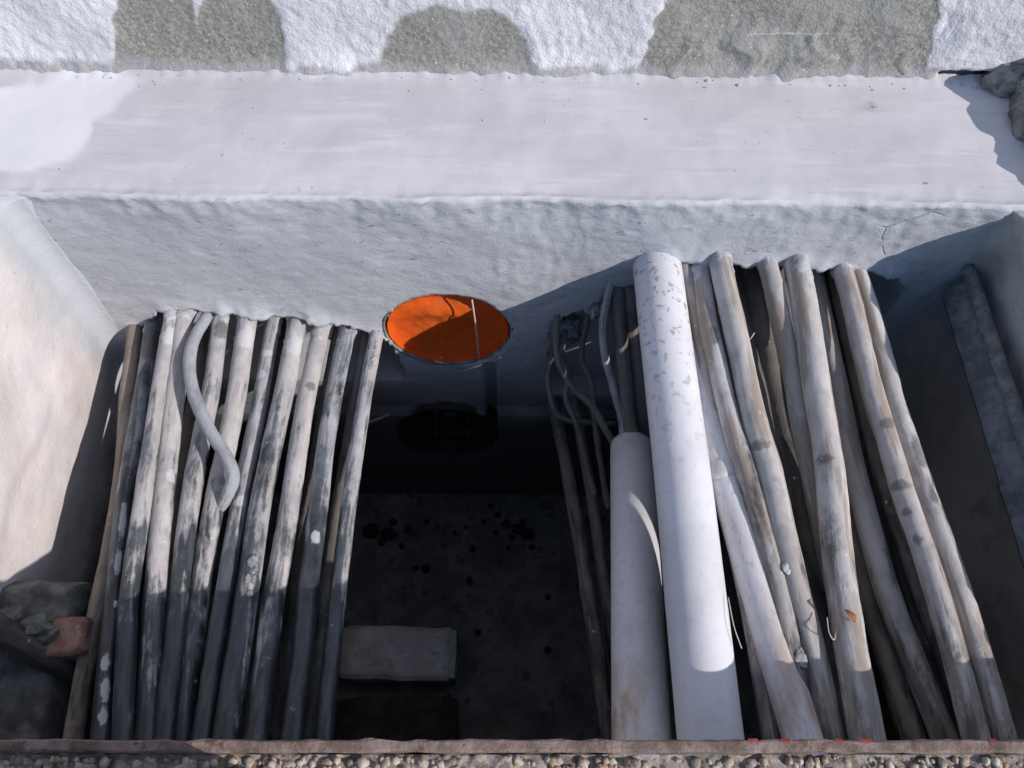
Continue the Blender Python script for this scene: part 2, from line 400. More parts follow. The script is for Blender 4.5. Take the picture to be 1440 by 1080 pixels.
def rough_box(name, c, size, mat, rotz=0.0, amp=0.002, cuts=5, seed=0.0, parent=None, tilt=(0, 0)):
    bm = bmesh.new()
    bmesh.ops.create_cube(bm, size=1.0)
    bmesh.ops.bevel(bm, geom=bm.edges[:], offset=0.05, segments=2, affect='EDGES')
    bmesh.ops.subdivide_edges(bm, edges=[e for e in bm.edges if e.calc_length() > 0.4], cuts=cuts, use_grid_fill=True)
    V = []
    cz, sz = math.cos(rotz), math.sin(rotz)
    for v in bm.verts:
        q = Vector((v.co.x * size[0], v.co.y * size[1], v.co.z * size[2]))
        d = Vector((fr(q.x * 30 + seed, q.y * 30, q.z * 30, 3), fr(q.x * 30, q.y * 30 + seed + 9, q.z * 30, 3), fr(q.x * 30, q.y * 30, q.z * 30 + seed + 5, 3)))
        q += d * amp
        q.z += q.x * tilt[0] + q.y * tilt[1]
        V.append(Vector((q.x * cz - q.y * sz, q.x * sz + q.y * cz, q.z)) + Vector(c))
    F_ = [tuple(x.index for x in f.verts) for f in bm.faces]
    bm.free()
    return mesh_obj(name, V, F_, mat, parent, sm=True)
def grid(nu, nv):
    return [(j * nu + i, j * nu + i + 1, (j + 1) * nu + i + 1, (j + 1) * nu + i) for j in range(nv - 1) for i in range(nu - 1)]
def set_attr(o, name, vals):
    a = o.data.attributes.new(name, 'FLOAT', 'POINT'); a.data.foreach_set('value', vals)

# ------------------------------------------------------------------ setting: ground round the pit
def build_ground():
    xs = [-60, -8, -1.6, PX0 - 0.02, PX1 + 0.03, 1.6, 8, 60]
    ys = [-60, -8, -1.0, PY0 - 0.012, 0.76, 3, 10, 60]
    V = [(x, y, -0.014) for y in ys for x in xs]
    Fs = []
    for j in range(7):
        for i in range(7):
            if i == 3 and j == 3: continue
            Fs.append((j * 8 + i, j * 8 + i + 1, (j + 1) * 8 + i + 1, (j + 1) * 8 + i))
    o = mesh_obj('ground', V, Fs, M_GROUND, sm=False)
    tag(o, 'dirty ground around the cable pit', kind='structure')
    # mound added out of view to shade the left near rim
    nu, nv = 90, 40
    V = []
    for j in range(nv):
        for i in range(nu):
            x = -1.5 + 1.36 * i / (nu - 1); y = -0.55 + 0.600 * j / (nv - 1)
            e = sstep(-0.55, -0.30, y) * (1 - sstep(0.012, 0.046, y)) * (1 - sstep(-0.20, -0.12, x)) * sstep(-1.5, -1.2, x)
            V.append((x, y, -0.02 + e * (0.135 + 0.03 * fr(x * 9, y * 9, 0, 4))))
    o = mesh_obj('rim_shade_bank', V, grid(nu, nv), M_GROUND)
    tag(o, 'unseen mound added to shade the near rim', kind='structure')
build_ground()

def build_verge():
    nu, nv = 620, 34; V = []
    for j in range(nv):
        for i in range(nu):
            x = -0.70 + 1.40 * i / (nu - 1); y = 0.0 + (PY0 - 0.0115) * j / (nv - 1)
            z = -0.0075 + 0.0035 * fr(x * 60, y * 60, 1, 4) + 0.003 * abs(nz(x * 190, y * 190, 4)) + 0.004 * nz(x * 14, y * 20, 2)
            if j == nv - 1: z = -0.006
            V.append((x, y, z))
    n = NT('gritty_concrete')
    c = n.mix(n.ramp(n.noise(n.pos, 90, 5, 0.75), 0.34, 0.66), (0.17, 0.135, 0.10), (0.50, 0.44, 0.38))
    c = n.mix(n.ramp(n.noise(n.scale(n.pos, (1, 1, 1), (3, 3, 3)), 26, 4), 0.5, 0.66, 0, 0.6), c, (0.20, 0.17, 0.09))
    m = n.done(c, 0.95, n.bump(n.noise(n.pos, 260, 5, 0.75), 0.003, 0.9))
    o = mesh_obj('verge', V, grid(nu, nv), m)
    tag(o, 'rough gritty concrete verge along the near rim', kind='structure')
build_verge()
def build_gravel():
    V = []; Fs = []
    bm = bmesh.new(); bmesh.ops.create_icosphere(bm, subdivisions=2, radius=1.0)
    base = [v.co.copy() for v in bm.verts]; bf = [tuple(x.index for x in f.verts) for f in bm.faces]; bm.free()
    for k in range(900):
        x = random.uniform(-0.62, 0.62); y = 0.0765 - abs(random.gauss(0, 1)) * 0.026
        if y < -0.02: continue
        r = random.uniform(0.0012, 0.0052) * (1.25 if random.random() < 0.12 else 1)
        s = random.random() * 50; o = len(V)
        z = -0.0085 + random.uniform(0.0, 0.0055)
        a = random.uniform(0.7, 1.3); b = random.uniform(0.55, 0.9)
        y = min(y, PY0 - 0.0115 - r * 1.35)
        for d in base:
            kx = 1 + 0.5 * nz(d.x * 1.9 + s, d.y * 1.9, d.z * 1.9)
            V.append((x + d.x * r * a * kx, y + d.y * r * kx, z + d.z * r * b * kx))
        Fs += [tuple(i + o for i in f) for f in bf]
    n = NT('gravel_stones')
    c = n.mix(n.ramp(n.noise(n.pos, 110, 2), 0.3, 0.7), (0.24, 0.195, 0.15), (0.50, 0.44, 0.38))
    c = n.mix(n.ramp(n.noise(n.scale(n.pos, (1, 1, 1), (3, 3, 3)), 150, 2), 0.56, 0.64), c, (0.36, 0.24, 0.14))
    m = n.done(c, 0.9, n.bump(n.noise(n.pos, 500, 3), 0.0008))
    o = mesh_obj('gravel', V, Fs, m)
    tag(o, 'brown and grey gravel bedded along the near rim', 'gravel', kind='stuff')
build_gravel()

# ------------------------------------------------------------------ setting: pit floor
def build_floor():
    nu, nv = 90, 50; V = []
    for j in range(nv):
        for i in range(nu):
            x = -0.70 + 1.40 * i / (nu - 1); y = -0.05 + 0.85 * j / (nv - 1)
            V.append((x, y, FLOOR + 0.006 * fr(x * 7, y * 7, 3, 4)))
    o = mesh_obj('pit_floor', V, grid(nu, nv), M_FLOOR)
    tag(o, 'dark wet floor of the cable pit', kind='structure')
    V = []; Fs = []
    spots = [(522, 748, 24), (546, 752, 22), (553, 735, 12), (574, 746, 11), (537, 762, 12), (565, 768, 9), (585, 800, 9), (599, 800, 12), (660, 818, 9),
             (700, 725, 9), (712, 738, 14), (728, 745, 16), (742, 752, 18), (720, 757, 10), (697, 750, 9), (664, 772, 9), (690, 712, 8), (735, 735, 10),
             (748, 770, 9), (640, 750, 7), (655, 742, 6), (600, 735, 7), (770, 840, 8), (672, 890, 10), (770, 915, 10), (715, 772, 7), (680, 735, 7)]
    for k, (px, py, w) in enumerate(spots):
        c = at_z(px, py, FLOOR); r = w * depth(c) / F * 0.5
        v, f = blob_data((c.x, c.y, FLOOR + 0.004), (r, r * random.uniform(0.8, 1.2), r * 0.55 + 0.003), k * 3.1, 0.2, 1.5, 2)
        b = len(V); V += v; Fs += [tuple(i + b for i in q) for q in f]
    o = mesh_obj('mud_clods', V, Fs, M_CLOD)
    tag(o, 'small dark mud clods scattered on the wet pit floor', 'mud', kind='stuff')
build_floor()

# ------------------------------------------------------------------ far pit wall with its ledge
L_TOP = [(-0.664, -0.345), (-0.60, -0.30), (-0.55, -0.245), (-0.50, -0.232), (-0.42, -0.240), (-0.33, -0.252), (-0.26, -0.272), (-0.205, -0.318), (-0.190, -0.42)]
R_TOP = [(0.185, -0.10), (0.22, -0.092), (0.29, -0.108), (0.36, -0.104), (0.44, -0.104), (0.50, -0.112), (0.55, -0.126), (0.575, -0.16)]
C_TOP = [(0.06, -0.30), (0.085, -0.262), (0.13, -0.235), (0.155, -0.185), (0.19, -0.18)]
HOLE1 = on_wall(630, 467)
HOLE2 = on_wall(630, 603)
HR = 0.101
def build_far_wall():
    nx = 400
    xs = [-0.95 + 1.9 * i / (nx - 1) for i in range(nx)]
    prof = []                          # (kind, dy from face, z)
    for k in range(26): prof.append(('t', 0.245 - 0.237 * k / 25, 0.0))
    for k in range(1, 6):
        a = math.pi / 2 * k / 6; prof.append(('n%d' % k, 0.008 - 0.008 * math.sin(a), -0.008 + 0.008 * math.cos(a)))
    for k in range(112): prof.append(('f', 0.0, -0.008 - 0.0042 * k))
    for k in range(70): prof.append(('f', 0.0, -0.4785 - 0.51 * k / 69))
    V = []; face = []; white = []; damp = []
    for kind, dy, z in prof:
        for x in xs:
            y = wall_y(x) + dy
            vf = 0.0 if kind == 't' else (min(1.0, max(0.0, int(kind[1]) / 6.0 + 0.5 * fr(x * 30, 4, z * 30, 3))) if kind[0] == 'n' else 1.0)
            # nose of the ledge is chipped and wavy
            edge = 0.005 * fr(x * 8, 1.3, 0, 4) + 0.003 * fr(x * 45, 2, z * 45, 4)
            e_w = math.exp(-((z) / 0.05) ** 2) if kind != 't' else math.exp(-(dy / 0.03) ** 2)
            yy = y + edge * e_w; zz = z
            if kind == 't':
                zz += 0.0022 * fr(x * 7, y * 9, 5, 4) + 0.0016 * sstep(0.0, 0.2, abs(dy - 0.12)) * 0 - 0.004 * math.exp(-(dy / 0.022) ** 2) * abs(fr(x * 24, 7, dy * 30, 4))
                # rough mortar rising at the back
                zz += 0.004 * sstep(0.222, 0.245, dy + 0.006 * nz(x * 50, 4, 0)) * (1 + 0.9 * fr(x * 60, 9, 1, 3))
            else:
                rr = 0.0035 * fr(x * 6, 2.7, z * 7, 3) + 0.0008 * fr(x * 34 + z * 18, 1, z * 60 - x * 20, 3)
                # coarse, dragged render below the ledge towards the right
                vz = sstep(-0.10, 0.02, x) * (1 - sstep(-0.34, -0.2, -abs(z + 0.1) * 1.0 + 0.0) * 0)
                rr += vz * 0.0012 * fr(x * 80, 3, z * 30, 3) * (1 if z > -0.28 else 0.4)
                yy += rr * sstep(0.0, 0.02, -z)
                # mortar pressed round the cable roots bulges out of the wall
                for poly, x0_, x1_ in ((L_TOP, -0.585, -0.195), (R_TOP, 0.185, 0.585)):
                    if x0_ < x < x1_:
                        tz = interp(poly, x) - 0.016; ends = sstep(x0_, x0_ + 0.04, x) * (1 - sstep(x1_ - 0.03, x1_, x))
                        lob = 0.55 + 0.9 * fr(x * 24 + x0_ * 9, 2, z * 10, 4)
                        up = z - tz
                        g = math.exp(-(max(up, 0) / (0.020 + 0.008 * nz(x * 20, 3, 3))) ** 1.4) if up > -0.03 else 0.0
                        yy -= ends * g * (0.017 * max(0.45, lob) + 0.0025 * fr(x * 80, 1, z * 80, 3))
                # openings the cables come through
                dpt = 0.0
                jx = 0.006 * nz(x * 50, z * 50, 1); jz = 0.0055 * fr(x * 30, 4, 0.5, 3)
                if PX0 - 0.01 < x + jx < -0.192:
                    if -0.46 < z and z + jz < interp(L_TOP, x) - 0.013: dpt = 0.085
                if 0.19 < x + jx < 0.572:
                    if -0.26 < z and z + jz < interp(R_TOP, x) - 0.018: dpt = 0.075
                if 0.065 < x + jx < 0.185:
                    if -0.5 < z and z + jz < interp(C_TOP, x): dpt = 0.03
                for hc in (HOLE1, HOLE2):
                    if (x - hc.x) ** 2 + (z - hc.z) ** 2 < (HR - 0.0015 + (0.004 * nz(x * 22, z * 22, 2) if hc is HOLE1 else 0.0)) ** 2: dpt = 0.21
                # shallow chase beside the conduits, and a set-back foot
                if 0.0 - 0.05 < x < -0.03 and -0.62 < z < -0.40 and dpt == 0: dpt = 0.018
                if z < -0.565 + 0.004 * nz(x * 20, 0, 3) and dpt == 0: dpt = -0.012
                yy += dpt
            V.append((x, yy, zz)); face.append(vf)
            # splash of whitewash at the left end of the ledge
            wx, wy = x + 0.05 * fr(x * 7, y * 7, 0, 4), y + 0.035 * fr(x * 7, y * 7, 4, 4)
            d1 = ((wx + 0.70) / 0.115) ** 4 + ((wy - 0.868) / 0.075) ** 4
            d2 = ((wx + 0.60) / 0.10) ** 2 + ((wy - 0.93) / 0.055) ** 2
            white.append(0.9 * (1 - sstep(0.6, 1.3, min(d1, d2))) if kind == 't' else 0.0)
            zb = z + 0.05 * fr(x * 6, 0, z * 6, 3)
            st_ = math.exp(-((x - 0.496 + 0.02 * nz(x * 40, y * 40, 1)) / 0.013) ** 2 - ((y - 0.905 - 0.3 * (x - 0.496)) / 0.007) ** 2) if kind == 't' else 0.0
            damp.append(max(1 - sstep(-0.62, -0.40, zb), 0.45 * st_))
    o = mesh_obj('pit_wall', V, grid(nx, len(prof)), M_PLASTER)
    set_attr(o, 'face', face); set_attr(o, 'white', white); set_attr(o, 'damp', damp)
    # faces: orientation is irrelevant to a diffuse sheet, but keep it facing out
    tag(o, 'grey rendered far wall of the pit with a smooth pale ledge on top', 'wall', 'walls of the cable pit')
    return o
FARW = build_far_wall()

def build_mortar():
    for k, (px, py, w, h, m) in enumerate([(800, 468, 34, 16, M_RUBBLE), (838, 440, 26, 20, M_RUBBLE),
                                           (1345, 442, 26, 12, M_RUBBLE), (1372, 412, 34, 9, M_RUBBLE), (1404, 378, 34, 9, M_RUBBLE), (1428, 352, 30, 9, M_RUBBLE)]):
        c = on_wall(px, py); sc = depth(c) / F
        blob('mortar_lump', (c.x, c.y + 0.010, c.z), (w * sc * 0.6, 0.020, h * sc * 1.1), m, k * 2.37, FARW, 0.5, 1.5, 4)
build_mortar()

# ------------------------------------------------------------------ side walls and near wall of the pit
def side_wall(name, x0, sgn, mat, label):
    R_ = 0.030; wy = wall_y(x0); nv = 130; V = []
    cols = [(0.06 + (wy - R_ - 0.06) * i / 84, 0.0) for i in range(85)]
    cols += [(wy - R_ + R_ * math.sin(a_ * math.pi / 48), R_ - R_ * math.cos(a_ * math.pi / 48)) for a_ in range(1, 24)] + [(wy + 0.004, R_ + 0.004)]
    nu = len(cols)
    for j in range(nv):
        for i in range(nu):
            y, rd = cols[i]; z = 0.0 - 0.985 * j / (nv - 1)
            d = 0.004 * fr(y * 8, z * 8, x0 * 3, 5) + 0.006 * fr(y * 3, z * 3, x0, 2)
            # render rounded into the corner with the far wall
            d *= 1 - min(1.0, rd / R_) * 0.7; d += rd
            if sgn > 0:                 # left wall: a smeared thicker coat high up
                d += 0.007 * sstep(-0.245, -0.20, z + 0.05 * nz(y * 7, z * 5, 2)) * (1 - sstep(0.50, 0.56, y + 0.05 * nz(z * 8, 1, y * 6)))
            else:
                d += 0.014 * sstep(-0.10, -0.02, z) * fr(y * 18, z * 18, 2, 4)
            V.append((x0 + sgn * d, y, z - (0.006 if j == 0 else 0)))
    # thickness: the top turns outwards
    n0 = len(V)
    for i in range(nu):
        v = V[i]; V.append((x0 - sgn * 0.24, v[1], -0.004))
    Fs = grid(nu, nv) + [(n0 + i, n0 + i + 1, i + 1, i) for i in range(nu - 1)]
    o = mesh_obj(name, V, Fs, mat)
    return tag(o, label, 'wall', 'walls of the cable pit')
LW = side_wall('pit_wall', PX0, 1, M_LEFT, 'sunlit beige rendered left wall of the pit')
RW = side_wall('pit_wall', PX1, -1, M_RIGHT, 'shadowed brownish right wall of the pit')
def near_wall():
    V = []; nu, nv = 60, 50
    for j in range(nv):
        for i in range(nu):
            x = -0.72 + 1.44 * i / (nu - 1); z = -0.02 - 0.96 * j / (nv - 1)
            V.append((x, PY0 - 0.022 + 0.004 * fr(x * 9, z * 9, 8, 3), z))
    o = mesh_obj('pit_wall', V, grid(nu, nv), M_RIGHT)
    tag(o, 'near wall of the pit under the rusty steel rim', 'wall', 'walls of the cable pit')
near_wall()

# ------------------------------------------------------------------ boundary wall with whitewash and bare patches
def build_boundary():
    nx, nzz = 470, 46; V = []; patch = []; bare = []
    yb = lambda x: wall_y(x) + 0.243
    for j in range(nzz):
        z = -0.01 + 0.205 * j / (nzz - 1)
        for i in range(nx):
            x = -0.98 + 1.96 * i / (nx - 1)
            q = 0.0
            for cx, hw, h in ((-0.512 + 0.36 * max(z, 0), 0.058, 0.20), (-0.392 + 0.28 * max(z, 0), 0.065, 0.150), (-0.078, 0.110, 0.104)):
                d = (abs(x + 0.006 * fr(x * 20, 2, z * 30, 3) - cx) / hw) ** 2.6 + ((max(z, 0) + 0.008 * fr(x * 25, 8, z * 20, 3)) / h) ** 2
                q = max(q, 1 - sstep(0.72, 1.28, d))
            lo = 0.186 + 0.12 * max(z, 0) + 0.008 * fr(z * 30, x * 3, 1, 3); hi = 0.590 - 0.24 * max(z, 0) + 0.006 * fr(z * 30, x * 3, 7, 3)
            q = max(q, sstep(lo - 0.008, lo + 0.004, x) * (1 - sstep(hi - 0.006, hi + 0.004, x)))
            line = math.exp(-((z - 0.068 - 0.012 * (x - 0.4)) / 0.0022) ** 2) * sstep(0.30, 0.33, x) * (1 - sstep(0.54, 0.57, x))
            q *= 1 - 0.5 * line
            y = yb(x)
            y -= 0.0021 * fr(x * 110 + z * 40, 3, z * 70 - x * 12, 3) * (1 - 0.6 * q)
            y -= 0.004 * fr(x * 9, 1, z * 9, 3)
            y += 0.0025 * q
            # mortar fillet at the foot
            w = 0.010 + 0.006 * nz(x * 14, 3, 0)
            y -= (0.010 + 0.004 * fr(x * 40, 6, z * 40, 4)) * math.exp(-max(z, 0) / w)
            inD = sstep(0.20, 0.26, x) * (1 - sstep(0.54, 0.60, x))
            rid = max(0, fr(x * 42 + 2.5 * nz(x * 9, z * 20, 0), 8, z * 12 + x * 6, 4)) * inD * (1 - sstep(0.03, 0.13, z))
            y -= 0.009 * rid
            # plaster coat overhanging a gap at the right end
            if x > 0.585:
                y -= 0.005 * sstep(0.575, 0.615, x) * sstep(0.012, 0.020, z + 0.006 * nz(x * 40, 0, 0))
                y += 0.03 * (1 - sstep(0.008, 0.014, z)) * sstep(0.60, 0.62, x)
            V.append((x, y, z)); patch.append(q)
            b = 1 - sstep(0.008, 0.018, z + 0.010 * fr(x * 30, 5, z * 40, 4) + 0.012 * nz(x * 6, 2, 9))
            bare.append(b * (0.9 if x < 0.6 else 0.2) + 0.35 * rid)
    # the rest of the wall: coarse sheets to either side and up, and a top
    o0 = len(V); yw = yb(0) - 0.002
    ex = [(-4.5, -0.02, -0.98, 2.3), (0.98, -0.02, 4.5, 2.3), (-0.98, 0.195, 0.98, 2.3)]
    Fs = grid(nx, nzz)
    for (x0, z0, x1, z1) in ex:
        b = len(V); V += [(x0, yw - x0 * 0.0139, z0), (x1, yw - x1 * 0.0139, z0), (x1, yw - x1 * 0.0139, z1), (x0, yw - x0 * 0.0139, z1)]
        Fs.append((b, b + 1, b + 2, b + 3)); patch += [0] * 4; bare += [0] * 4
    b = len(V)
    V += [(-4.5, yw + 0.06, 2.3), (4.5, yw - 0.06, 2.3), (4.5, yw + 0.24, 2.3), (-4.5, yw + 0.24, 2.3), (4.5, yw + 0.24, -0.02), (-4.5, yw + 0.24, -0.02)]
    Fs += [(b, b + 1, b + 2, b + 3), (b + 3, b + 2, b + 4, b + 5)]; patch += [0] * 6; bare += [0] * 6
    o = mesh_obj('boundary_wall', V, Fs, M_ROUGH)
    set_attr(o, 'patch', patch); set_attr(o, 'bare', bare)
    tag(o, 'whitewashed roughcast wall with bare olive grey cement patches at its foot', 'wall')
build_boundary()

# ------------------------------------------------------------------ steel rim
def build_rim():
    nx = 240; V = []; Fs = []
    prof = [(PY0 - 0.0108, -0.006), (PY0 - 0.0103, 0.0005), (PY0 - 0.0085, 0.002), (PY0 - 0.0015, 0.002), (PY0, 0.0005), (PY0, -0.045), (PY0 - 0.004, -0.045), (PY0 - 0.0045, -0.006)]
    m = len(prof)
    for i in range(nx):
        x = -0.70 + 1.40 * i / (nx - 1)
        for k, (y, z) in enumerate(prof):
            e = 0.0018 * fr(x * 40 + k * 0.4, y * 30, z * 30, 4)
            V.append((x, y + e, z + 0.0008 * fr(x * 30, k * 2.0, 1, 3)))
    for i in range(nx - 1):
        for k in range(m):
            k2 = (k + 1) % m
            Fs.append((i * m + k, (i + 1) * m + k, (i + 1) * m + k2, i * m + k2))
    o = mesh_obj('steel_edge_angle', V, Fs, M_STEEL, sm=False)
    tag(o, 'rusty steel angle edging the near rim of the pit', 'steel edging')
    rnd = random.Random(3)
    for (px0, px1) in ((1050, 1064), (1096, 1108), (1172, 1182), (1206, 1224), (1388, 1397)):
        a = at_z(px0, 1034, 0); b = at_z(px1, 1034, 0)
        V = []; Fs = []; n = 10
        for i in range(n):
            x = a.x + (b.x - a.x) * i / (n - 1)
            w = 0.0013 * (0.3 + rnd.random()) * math.sin(math.pi * (i + 0.5) / n)
            V += [(x, PY0 - 0.0018 - w, 0.0031), (x, PY0 + 0.0010, 0.0018), (x, PY0 + 0.0012, -0.001 - w)]
        for i in range(n - 1):
            Fs += [(3 * i, 3 * i + 3, 3 * i + 4, 3 * i + 1), (3 * i + 1, 3 * i + 4, 3 * i + 5, 3 * i + 2)]
        mesh_obj('paint_fleck', V, Fs, M_REDPAINT, o)
build_rim()

# ------------------------------------------------------------------ cables
NEAR = {}
def cable_path(pts, z1, z0=None, into=0.07, under=0.16, dz=0.0):
    """pts are (px, py) of the axis from the far wall towards the viewer; heights run from the wall to z1 at the rim."""
    root = on_wall(pts[0][0], pts[0][1])
    if z0 is None: z0 = root.z
    out = []
    p0, p1 = pts[0][1], pts[-1][1]
    for k, q in enumerate(pts):
        f = (q[1] - p0) / max(1, (p1 - p0))
        z = z0 + (z1 - z0) * f
        if len(q) > 2: z += q[2]
        out.append(at_z(q[0], q[1], z + dz * min(1.0, k / 2.0)))
    if into:
        d = (out[0] - out[1]).normalized(); d.z *= 0.4
        out.insert(0, out[0] + d * into)
    if under:
        d = (out[-1] - out[-2]).normalized(); d.z *= 0.5
        out.append(out[-1] + d * under)
    return out
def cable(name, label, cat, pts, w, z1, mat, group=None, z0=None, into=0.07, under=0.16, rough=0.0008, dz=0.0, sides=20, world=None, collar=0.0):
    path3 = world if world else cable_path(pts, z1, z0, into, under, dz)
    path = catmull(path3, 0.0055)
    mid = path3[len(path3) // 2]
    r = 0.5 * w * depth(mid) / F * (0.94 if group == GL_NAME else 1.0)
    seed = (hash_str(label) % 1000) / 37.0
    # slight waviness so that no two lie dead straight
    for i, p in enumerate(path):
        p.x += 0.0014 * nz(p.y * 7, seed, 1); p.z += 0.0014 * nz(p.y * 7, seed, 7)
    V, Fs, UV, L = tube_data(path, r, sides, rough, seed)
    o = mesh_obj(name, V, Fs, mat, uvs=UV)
    set_attr(o, 'dust_shade', [0.36 + 0.64 * sstep(0.10, 0.60, p.y + 0.16 * nz(p.x * 30, p.y * 6, p.z * 30)) for p in V])  # dust thinned toward the near rim to paint the rim's shadow in
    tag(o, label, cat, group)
    o_info[o.name] = (path, r, L)
    if collar:
        k = int(collar / 0.0055); i0 = min(range(len(path)), key=lambda q: abs(path[q].y - wall_y(path[q].x)))
        seg = path[max(0, i0 - 3):i0 + k]
        W, Fw, _, Lw = tube_data(seg, lambda t: r + 0.0012 * (1 - t) - 0.0022 * t, 20, 0.0, seed)
        W = [q + (q - seg[m // 20]).normalized() * (0.0045 * fr(q.x * 55 + seed, q.y * 45, q.z * 55, 4)) for m, q in enumerate(W)]
        mesh_obj('mortar_collar', W, Fw, M_MORTAR, o)
    return o
o_info = {}
GL_NAME = 'cables of the left bundle'
def hash_str(s):
    h = 7
    for ch in s: h = (h * 31 + ord(ch)) % 1000003
    return h
def nearest(o, px, py):
    path, r, L = o_info[o.name]
    best = None
    for i, p in enumerate(path):
        d = p - Vector((0, 0, H)); zc = d.y * CP - d.z * SP
        x = 720 + F * d.x / zc; y = 540 - F * (d.y * SP + d.z * CP) / zc
        e = (y - py) ** 2 + 0.2 * (x - px) ** 2
        if best is None or e < best[0]: best = (e, i)
    return best[1]
def band(o, px, py, length, mat=None, name='tape_band', thick=0.0009, rough=0.0005):
    path, r, L = o_info[o.name]
    i = nearest(o, px, py); k = max(2, int(length / 0.0055 / 2))
    seg = path[max(0, i - k):i + k + 1]
    V, Fs, UV, _ = tube_data(seg, lambda t: r + 0.0004 + thick * math.sin(math.pi * t), 20, 0.0013, 3.0)
    return mesh_obj(name, V, Fs, mat or M_TAPE, o, uvs=UV)
def stain(o, name, spots):
    path, r, L = o_info[o.name]
    vals = [0.0] * len(o.data.vertices)
    for px, py, w, ln in spots:
        i = nearest(o, px, py); p = path[i]
        t = (path[min(i + 1, len(path) - 1)] - path[max(0, i - 1)]).normalized()
        d = Vector((0, 0, H)) - p; d = (d - t * d.dot(t)).normalized()
        q = at_z(px, py, p.z + r * 0.8) - p; q = q - t * q.dot(t)
        if q.length > 1e-5: d = (d * 0.6 + q.normalized() * min(1.0, q.length / r)).normalized()
        c = p + d * r; sc = depth(p) / F * 0.5
        for v in o.data.vertices:
            e = v.co + o.location - c; al = e.dot(t); ac = (e - t * al).length
            k = (al / (ln * sc)) ** 2 + (ac / (w * sc)) ** 2
            if k < 2.2: vals[v.index] = max(vals[v.index], 1 - k / 2.2)
    set_attr(o, name, vals)
def splash(o, px, py, size, mat=None, name='mortar_splash', seed=0.0):
    path, r, L = o_info[o.name]
    i = nearest(o, px, py); p = path[i]
    d = (Vector((0, 0, H)) - p); t = (path[min(i + 1, len(path) - 1)] - path[max(0, i - 1)]).normalized()
    d = (d - t * d.dot(t)).normalized()
    s = size * depth(p) / F * 0.5
    q = at_z(px, py, p.z + r * 0.8)
    side = (q - p); side = side - t * side.dot(t)
    if side.length > 1e-5: d = (d * 0.6 + side.normalized() * min(1.0, side.length / r)).normalized()
    blob(name, p + d * r * (0.93 if name == 'mud_spot' else 1.0), (s * 0.9, s * 1.2, s * (0.22 if name == 'mud_spot' else 0.35)), mat or M_DOT, seed, o, 0.25 if name == 'mud_spot' else 0.55, 1.8, 3)

GL = 'cables of the left bundle'
GR = 'cables of the right bundle'
B = M_CABLES
L1 = cable('power_cable', 'brown muddy cable at the left edge of the left bundle', 'cable', [(190, 462), (180, 560), (168, 700), (137, 860), (122, 930), (104, 1030)], 27, -0.262, M_BROWN, GL)
L2 = cable('power_cable', 'black shiny cable with white smears, second from the left wall', 'cable', [(215, 458), (199, 560), (176, 700), (158, 860), (151, 930), (143, 1030)], 29, -0.238, B[3], GL, dz=0.004, collar=0.03)
L3 = cable('power_cable', 'grey dusty cable, third from the left wall', 'cable', [(244, 438), (226, 540), (203, 690), (183, 830), (178, 910), (172, 1030)], 28, -0.224, B[0], GL, collar=0.07)
L4 = cable('power_cable', 'wide pale dusty cable, fourth from the left wall', 'cable', [(260, 440), (246, 560), (231, 690), (219, 830), (213, 920), (207, 1030)], 33, -0.228, B[2], GL, dz=-0.008, collar=0.05)
L5 = cable('power_cable', 'grey cable with bluish bare streaks passing under the bent cable', 'cable', [(310, 448), (299, 540), (275, 660), (257, 800), (247, 900), (232, 1030)], 31, -0.228, B[0], GL, dz=-0.006, collar=0.05)
L6 = cable('bent_cable', 'grey cable bent in an S across the top of the left bundle', 'cable',
           [(292, 441, 0), (268, 490, 0.028), (270, 545, 0.046), (293, 600, 0.056), (317, 640, 0.062), (328, 668, 0.062), (321, 694, 0.050), (306, 720, 0.022), (292, 748, -0.015)], 20, -0.300, M_SCABLE, GL, under=0.05)
L7 = cable('power_cable', 'wide pale cable behind the bent cable in the left bundle', 'cable', [(349, 445), (332, 560), (308, 680), (284, 810), (272, 900), (257, 1030)], 33, -0.236, B[2], GL, dz=-0.012, collar=0.06)
L8 = cable('power_cable', 'slim grey cable just right of the bent cable', 'cable', [(384, 460), (367, 560), (339, 700), (315, 840), (303, 910), (286, 1030)], 28, -0.226, B[1], GL, collar=0.05)
L9 = cable('power_cable', 'grey cable with shiny bubbled lumps in the left bundle', 'cable', [(418, 455), (398, 560), (368, 700), (350, 820), (338, 900), (317, 1030)], 34, -0.222, B[0], GL, collar=0.07)
L10 = cable('power_cable', 'grey mottled cable, third from the right of the left bundle', 'cable', [(452, 462), (431, 560), (409, 700), (388, 830), (378, 900), (360, 1030)], 32, -0.228, B[2], GL, collar=0.05)
L11 = cable('power_cable', 'black glossy grey streaked cable, second from the right of the left bundle', 'cable', [(488, 466), (467, 570), (449, 700), (434, 830), (427, 900), (412, 1030)], 31, -0.232, B[3], GL, collar=0.04)
L12 = cable('power_cable', 'dusty cable on the right edge of the left bundle beside the dark gap', 'cable', [(529, 468), (513, 560), (493, 690), (477, 820), (469, 900), (456, 1030)], 25, -0.242, B[1], GL, collar=0.06)
